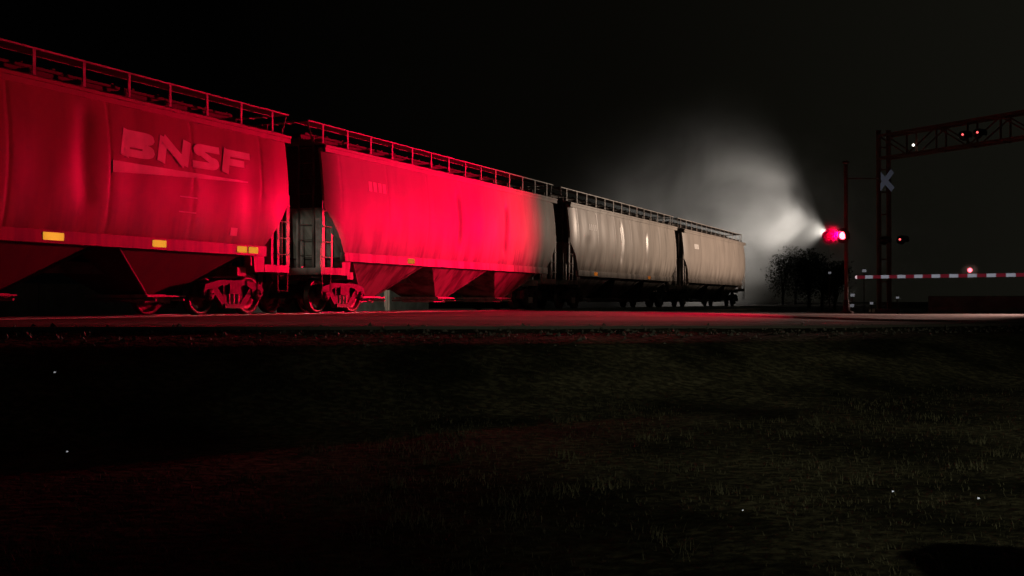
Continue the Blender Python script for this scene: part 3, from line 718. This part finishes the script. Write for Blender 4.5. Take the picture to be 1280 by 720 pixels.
def cabinet(name, c, w, d, h, rz, m_, label, cat):
    g0 = ground_z(c[0], c[1]); o = empty(name, (c[0], c[1], g0), rz); tag(o, label, cat)
    q = MB(); q.box(-w/2, w/2, -d/2, d/2, 0.12, h); q.build('body', m_, o)
    q = MB(); q.add([(-w/2-.06, -d/2-.06, h+.003), (w/2+.06, -d/2-.06, h+.003), (w/2+.06, d/2+.06, h+.003), (-w/2-.06, d/2+.06, h+.003), (-w/2-.06, 0, h+.12), (w/2+.06, 0, h+.12)], [(0,1,5,4),(2,3,4,5),(0,4,3),(1,2,5),(3,2,1,0)]); q.build('roof', m_, o)
    q = MB(); q.box(-w/2-.1, w/2+.1, -d/2-.1, d/2+.1, -0.15, 0.118); q.build('plinth', M['concrete'], o)
    q = MB(); q.box(-w*0.30, w*0.10, -d/2-.03, -d/2-.003, 0.2, h - 0.15); dr = q.build('door', m_, o)
    q = MB(); q.box(w*0.04, w*0.07, -d/2-.06, -d/2-.033, h*0.45, h*0.55); q.build('handle', M['black'], dr)
    return o
cabinet('relay_cabin', (-8.0, 45.0), 2.6, 1.9, 3.3, 0.35, M['bungalow'], 'pale metal relay cabin seen through the gap between two cars', 'cabin')
cabinet('shadow_cabinet', (4.45, 3.15), 1.15, 1.1, 1.15, -0.3, M['galv'], 'unseen cabinet added to throw its shadow into the right corner', 'cabinet')  # unseen cabinet, placed only to cast the corner shadow

leaf_m = mat('dark_foliage', (0.05, 0.055, 0.03), 0.9, 0, (0.025, 0.03, 0.015), 1.5)
bark_m = mat('dark_bark', (0.07, 0.055, 0.045), 0.9, 0, (0.03, 0.025, 0.02), 5.0)
def small_tree(x, y, h, w, seed, label):
    r = random.Random(seed); g0 = ground_z(x, y); o = empty('tree', (x, y, g0)); tag(o, label, 'tree', 'trees in front of the smoke')
    q = MB(); q.tube((0, 0, -0.2), (0.1, 0, h * 0.45), 0.16, 0.09, n=8, cap=False); tips = []
    for k in range(9):
        a = r.uniform(0, 6.28); z0 = h * r.uniform(0.12, 0.45); t = Vector((cos(a) * w * r.uniform(.25, .75), sin(a) * w * r.uniform(.25, .75), h * r.uniform(0.35, 0.88)))
        q.tube((0.05, 0, z0), t, 0.06, 0.02, n=6, cap=False); tips.append(t)
    q.build('trunk', bark_m, o)
    lf = MB()
    for k in range(2600):
        t = r.choice(tips); p = t + Vector((r.gauss(0, w * .24), r.gauss(0, w * .24), r.gauss(0, h * .12)))
        if p.z < 0.15 or p.z > h: continue
        u = Vector((r.gauss(0, 1), r.gauss(0, 1), r.gauss(0, 1))).normalized(); v = u.orthogonal().normalized(); s_ = r.uniform(0.06, 0.13)
        lf.add([p - u * s_, p + v * s_ * .6, p + u * s_, p - v * s_ * .6], [(0, 1, 2, 3)])
    lf.build('crown', leaf_m, o)
for k, (px, Y, top, w, lab) in enumerate(((978, 122, 318, 1.6, 'leftmost tree of the dark row below the bright smoke'),
        (994, 130, 307, 2.2, 'broad second tree from the left below the bright smoke'), (1011, 98, 311, 1.6, 'dark tree just left of the lamp hood and below it'), (1027, 99, 316, 1.5, 'dark tree directly below the glowing red lamp'), (1043, 101, 326, 1.4, 'lower dark tree behind the pole of the single pole signal'))):
    p = at(px, 377, Y); small_tree(p.x, p.y, at(px, top, Y).z - ground_z(p.x, p.y), w, 40 + k, lab)

# low walls
wl = MB(); pts = [at(0, 377, 30) * 0 + track(s, 14.0) for s in (-5, 0, 5, 10, 15, 20, 25, 30, 35, 40, 45, 50, 55, 60)]
for a, b_ in zip(pts[:-1], pts[1:]):
    d = (b_ - a).normalized() * 0.02
    wl.beam(a + d + Vector((0, 0, 0.10)), b_ - d + Vector((0, 0, 0.10)), 0.3, 1.7)
tag(wl.build('retaining_wall', M['concrete']), 'long low concrete wall beyond the train seen under the cars', 'wall')
bw = MB(); a = at(1160, 377, 52); b_ = a + Vector((14, -5, 0))
prof = [(-0.30, -0.6), (0.30, -0.6), (0.30, -0.10), (0.14, 0.05), (0.09, 0.56), (-0.09, 0.56), (-0.14, 0.05), (-0.30, -0.10)]
d = (b_ - a).normalized(); nn = Vector((-d.y, d.x, 0))
vs = [Vector((p.x, p.y, 0)) + nn * u + Vector((0, 0, z)) for p in (a, b_) for u, z in prof]; n = 8
bw.add(vs, [(i, (i+1) % n, n+(i+1) % n, n+i) for i in range(n)] + [tuple(range(n)), tuple(range(2*n-1, n-1, -1))])
tag(bw.build('concrete_barrier', M['concrete']), 'low concrete barrier behind the gate arm at the right', 'barrier')

# lamp standards that carry the lights
def lamp_post(p, aim, h, label, head=0.35, flap=False):
    p = Vector(p); g0 = ground_z(p.x, p.y); o = empty('lamp_post', (p.x, p.y, g0)); tag(o, label, 'lamp post')
    d = (Vector(aim) - p).normalized(); top = p.z - g0
    base = Vector((0, 0, top)) - d * 0.30
    q = MB(); q.tube((base.x, base.y, -0.1), (base.x, base.y, base.z), 0.09, 0.06, n=12); q.build('pole', M['dark_steel'], o)
    q = MB(); q.lathe([(-0.25, 0.0), (-0.25, head*0.5), (0.10, head), (0.10, head*0.9), (-0.20, head*0.42), (-0.20, 0.0)], Vector((0, 0, top)), d, 20); hd = q.build('lamp_head', M['black'], o)
    if flap:
        tgt = track(79.6, -1.6) - p; a1 = math.atan2(tgt.y, tgt.x); q = MB(); u0 = [a1 - radians(1 + 8 * i) for i in range(7)]
        vs = [(0.5*cos(t), 0.5*sin(t), top + z) for z in (-0.45, 0.3) for t in u0] + [(0.52*cos(t), 0.52*sin(t), top + z) for z in (-0.45, 0.3) for t in u0]
        k = len(u0); q.add(vs, [(i, i+1, k+i+1, k+i) for i in range(k-1)] + [(2*k+i+1, 2*k+i, 3*k+i, 3*k+i+1) for i in range(k-1)]); q.build('flap', M['black'], hd)  # flap added to cut the light beyond the last car
        e0 = NRM * 0.5; zl = top - (p.z - 1.60) / 19.8 * 0.5; q = MB(); q.beam(e0 - DIR*1.6 + Vector((0, 0, zl - 0.22)), e0 + DIR*1.6 + Vector((0, 0, zl - 0.22)), 0.012, 0.44)
        q.beam(Vector((0, 0, zl - 0.3)), e0 + Vector((0, 0, zl - 0.3)), 0.04, 0.04); q.build('lower_shield', M['black'], hd)  # shield added to keep the light off the hoppers
lamp_post(FLP, track(64, -1.6, 1.8), 2, 'floodlight post with an added flap and shield that cut its light on the train', 0.25, True)
lamp_post((42.2, 150, 9.62), (6, 141, 16.5), 8, 'tall yard floodlight post at the bright root of the smoke', 0.5)

def shield_post(P, label):
    g0 = ground_z(P.x, P.y); o = empty('lamp_post', (P.x, P.y, g0)); tag(o, label, 'lamp post'); top = P.z - g0
    d = (Vector((2.0, 31.0, -0.2)) - P).normalized()
    q = MB(); q.tube((0.3, 0.2, -0.1), (0.3, 0.2, top), 0.06, n=12); q.build('pole', M['galv'], o)
    q = MB(); q.lathe([(-0.25, 0.0), (-0.25, 0.10), (0.08, 0.20), (0.08, 0.18), (-0.20, 0.08), (-0.20, 0.0)], Vector((0, 0, top)), d, 20); hd = q.build('lamp_head', M['black'], o)
    lat = -(P.x * NRM.x + P.y * NRM.y) + LC - 1.9; e0 = NRM * 0.5; zl = top - (P.z + 0.02) / lat * 0.5
    q = MB(); q.beam(e0 - DIR*1.6 + Vector((0, 0, zl + 0.26)), e0 + DIR*1.6 + Vector((0, 0, zl + 0.26)), 0.012, 0.52); q.build('upper_shield', M['black'], hd)  # shield added to keep the road lamp off the cars
shield_post(RLP, 'low lamp added to whiten the road, with a shield above its beam')

# ------------------------------------------------------------------ smoke
sp = MB(); X0, X1, Y0, Y1, Z0, Z1 = -12, 62, 98, 172, -0.5, 42
sp.box(X0, X1, Y0, Y1, Z0, Z1)
m = bpy.data.materials.new('drifting_smoke'); m.use_nodes = True; nt = m.node_tree; nt.nodes.clear(); L = nt.links
out = nt.nodes.new('ShaderNodeOutputMaterial'); pv = nt.nodes.new('ShaderNodeVolumePrincipled')
L.new(pv.outputs[0], out.inputs['Volume'])
pv.inputs['Color'].default_value = (0.85, 0.84, 0.82, 1); pv.inputs['Anisotropy'].default_value = 0.1
tc = nt.nodes.new('ShaderNodeTexCoord')
nz = nt.nodes.new('ShaderNodeTexNoise'); nz.inputs['Scale'].default_value = 0.10; nz.inputs['Detail'].default_value = 4.5; nz.inputs['Distortion'].default_value = 0.6; nz.inputs['Roughness'].default_value = 0.55
L.new(tc.outputs['Object'], nz.inputs[0])
mr = nt.nodes.new('ShaderNodeMapRange'); mr.inputs['From Min'].default_value = 0.42; mr.inputs['From Max'].default_value = 0.62; mr.inputs['To Min'].default_value = 0.10; mr.inputs['To Max'].default_value = 1.0
L.new(nz.outputs[0], mr.inputs[0])
mp = nt.nodes.new('ShaderNodeMapping'); mp.inputs['Location'].default_value = (-33 / 38, -138 / 38, -7 / 24); mp.inputs['Scale'].default_value = (1/38, 1/38, 1/24)
L.new(tc.outputs['Object'], mp.inputs[0])
vl = nt.nodes.new('ShaderNodeVectorMath'); vl.operation = 'LENGTH'; L.new(mp.outputs[0], vl.inputs[0])
m2 = nt.nodes.new('ShaderNodeMapRange'); m2.interpolation_type = 'SMOOTHSTEP'; m2.inputs['From Min'].default_value = 1.0; m2.inputs['From Max'].default_value = 0.0
L.new(vl.outputs['Value'], m2.inputs[0])
mm = nt.nodes.new('ShaderNodeMath'); mm.operation = 'MULTIPLY'; L.new(mr.outputs[0], mm.inputs[0]); pw = nt.nodes.new('ShaderNodeMath'); pw.operation = 'POWER'; pw.inputs[1].default_value = 1.9; L.new(m2.outputs[0], pw.inputs[0]); L.new(pw.outputs[0], mm.inputs[1])
m3 = nt.nodes.new('ShaderNodeMath'); m3.operation = 'MULTIPLY'; m3.inputs[1].default_value = 0.028; L.new(mm.outputs[0], m3.inputs[0]); L.new(m3.outputs[0], pv.inputs['Density'])
tag(sp.build('smoke', m), 'pale smoke lit from the right drifting up behind the end of the train', 'smoke', kind='stuff')

def bloom(c, rad, dens, label):  # added volume that imitates lens bloom round a lit lamp
    q = MB(); q.lathe([(-rad, 0.0)] + [(-rad*cos(pi*i/10), rad*sin(pi*i/10)) for i in range(1, 10)] + [(rad, 0.0)], c, (0, 0, 1), 20)
    m = bpy.data.materials.new('bloom_haze'); m.use_nodes = True; nt = m.node_tree; nt.nodes.clear(); L = nt.links
    out = nt.nodes.new('ShaderNodeOutputMaterial'); pv = nt.nodes.new('ShaderNodeVolumePrincipled'); L.new(pv.outputs[0], out.inputs['Volume'])
    geo = nt.nodes.new('ShaderNodeNewGeometry'); vd = nt.nodes.new('ShaderNodeVectorMath'); vd.operation = 'DISTANCE'; L.new(geo.outputs['Position'], vd.inputs[0]); vd.inputs[1].default_value = tuple(c)
    m2 = nt.nodes.new('ShaderNodeMapRange'); m2.inputs['From Min'].default_value = rad * 0.95; m2.inputs['From Max'].default_value = 0.0
    L.new(vd.outputs['Value'], m2.inputs[0])
    pw = nt.nodes.new('ShaderNodeMath'); pw.operation = 'POWER'; pw.inputs[1].default_value = 2.5; L.new(m2.outputs[0], pw.inputs[0])
    ml = nt.nodes.new('ShaderNodeMath'); ml.operation = 'MULTIPLY'; ml.inputs[1].default_value = dens; L.new(pw.outputs[0], ml.inputs[0]); L.new(ml.outputs[0], pv.inputs['Density']); pv.inputs['Color'].default_value = (0.9, 0.9, 0.9, 1)
    tag(q.build('bloom', m), label, 'bloom', kind='stuff')
bloom(LIT + LD*0.10, 1.2, 0.075, 'added haze imitating lens bloom round the lit red lamp')
GLP = GT + GD * 5.34 + Vector((-0.06, -0.14, 0.16))
pl = bpy.data.lights.new('arm_lamp_light', 'POINT'); plo = bpy.data.objects.new('arm_lamp_light', pl); COL.objects.link(plo)
pl.energy = 1.2; pl.color = (1.0, 0.02, 0.07); pl.shadow_soft_size = 0.05; plo.location = GLP
bloom(GLP, 0.45, 0.25, 'added haze imitating lens bloom round the red lamp on the gate arm')

rnd = random.Random(8); gv = MB()
for i in range(3000):
    e_ = -14 + 62 * rnd.random() ** 1.2; r = rnd.gauss(-0.55, 0.42)
    if r > 0.25: continue
    p = R0 + E1 * e_ + E2 * r; rr = 0.012 + 0.045 * rnd.random() ** 2.5
    z = (road_z(p.x, p.y) if r > 0.05 else ground_z(p.x, p.y)) + rr * 0.3
    vs = [Vector((p.x, p.y, z)) + Vector((rnd.gauss(0, 1), rnd.gauss(0, 1), rnd.gauss(0, .7))).normalized() * rr for _ in range(0)]
    a = rnd.uniform(0, 6.28); vs = [(p.x + cos(a + k * 2.09) * rr * rnd.uniform(.7, 1.3), p.y + sin(a + k * 2.09) * rr * rnd.uniform(.7, 1.3), z - rr * .3) for k in range(3)] + [(p.x + rnd.uniform(-.3, .3) * rr, p.y, z + rr * rnd.uniform(.5, 1.0))]
    gv.add(vs, [(0, 1, 3), (1, 2, 3), (2, 0, 3)])
tag(gv.build('gravel', bal_m), 'loose gravel along the near edge of the road', 'gravel', kind='stuff')

# ------------------------------------------------------------------ grass and litter
rnd = random.Random(5)
gm = mat('grass_blades', (0.095, 0.09, 0.052), 0.8, 0, (0.05, 0.05, 0.028), 1.4)
gb = MB()
def blade(x, y, z, h, w, a, ln):
    dx, dy = cos(a), sin(a); ex, ey = -dy * ln, dx * ln
    gb.add([(x - dx*w, y - dy*w, z), (x + dx*w, y + dy*w, z), (x + ex*0.4 + dx*w*0.6, y + ey*0.4 + dy*w*0.6, z + h*0.6), (x + ex*0.4 - dx*w*0.6, y + ey*0.4 - dy*w*0.6, z + h*0.6), (x + ex, y + ey, z + h)], [(0,1,2,3), (3,2,4)])
N = 0
while N < 34000:
    y = 3.6 + 15.5 * rnd.random() ** 1.5; x = rnd.uniform(-0.55, 0.55) * y + rnd.uniform(-1.5, 1.5)
    if rq(x, y)[1] > -0.6: continue
    dn = noise.noise(Vector((x * 0.5, y * 0.5, 11)))
    if rnd.random() > 0.55 + dn: continue
    k = 1 + 0.02 * y
    for _ in range(3):
        xx = x + rnd.gauss(0, .03); yy = y + rnd.gauss(0, .03)
        blade(xx, yy, ground_z(xx, yy) - 0.01, rnd.uniform(0.02, 0.055) * (1 + max(0, dn)), 0.0028 * k, rnd.uniform(0, 2*pi), rnd.uniform(0.01, 0.06))
        N += 1
for i in range(46):
    y = rnd.uniform(5.0, 15.0); x = rnd.uniform(-0.25, 0.52) * y
    if rq(x, y)[1] > -1.2: continue
    sz = rnd.uniform(0.05, 0.15)
    for _ in range(rnd.randint(25, 70)):
        xx = x + rnd.gauss(0, sz); yy = y + rnd.gauss(0, sz)
        blade(xx, yy, ground_z(xx, yy) - 0.01, rnd.uniform(0.05, 0.12), 0.0035, rnd.uniform(0, 2*pi), rnd.uniform(0.02, 0.12))
tag(gb.build('grass', gm), 'short dark grass sloping up to the road', 'grass', kind='stuff')
lit = []
for i, (px, py, w_, lab) in enumerate(((69, 535, 2.2, 'left of the two paper scraps in the dark grass at lower left'), (85, 551, 2.0, 'right of the two paper scraps in the dark grass at lower left'), (183, 477, 1.4, 'small scrap in the dark grass below the first car'), (251, 485, 1.2, 'small scrap in the dark grass right of the other three'), (1115, 619, 2.0, 'tiny pale scrap in the grass right of the middle'), (928, 643, 1.5, 'tiny pale scrap in the grass under the end of the train'), (1222, 628, 2.6, 'flat pale scrap in the grass above the corner shadow'))):
    u = (377 - py) / F; Y = 1.5 / -u
    for _ in range(12):
        X = (px - 640) / F * Y; Y = (0.30 - ground_z(X, Y)) / -u
    X = (px - 640) / F * Y; s_ = w_ / F * Y * 0.6
    q = MB(); z = 0.03
    vs = [(-s_, -s_*.5, z), (s_*.9, -s_*.7, z+.004), (s_, s_*.6, z+s_*.9), (-s_*.8, s_*.5, z+s_*1.3)]
    q.add(vs + [(a_, b2, c_ - .002) for a_, b2, c_ in vs], [(0,1,2,3),(7,6,5,4),(0,4,5,1),(1,5,6,2),(2,6,7,3),(3,7,4,0)])
    p = Vector((X, Y, ground_z(X, Y)))
    o = q.build('paper_scrap', retro('glossy_scrap', (0.6, 0.62, 0.62), half(p), 0.42)); o.location = p
    tag(o, lab, 'litter', 'scraps lying in the grass')
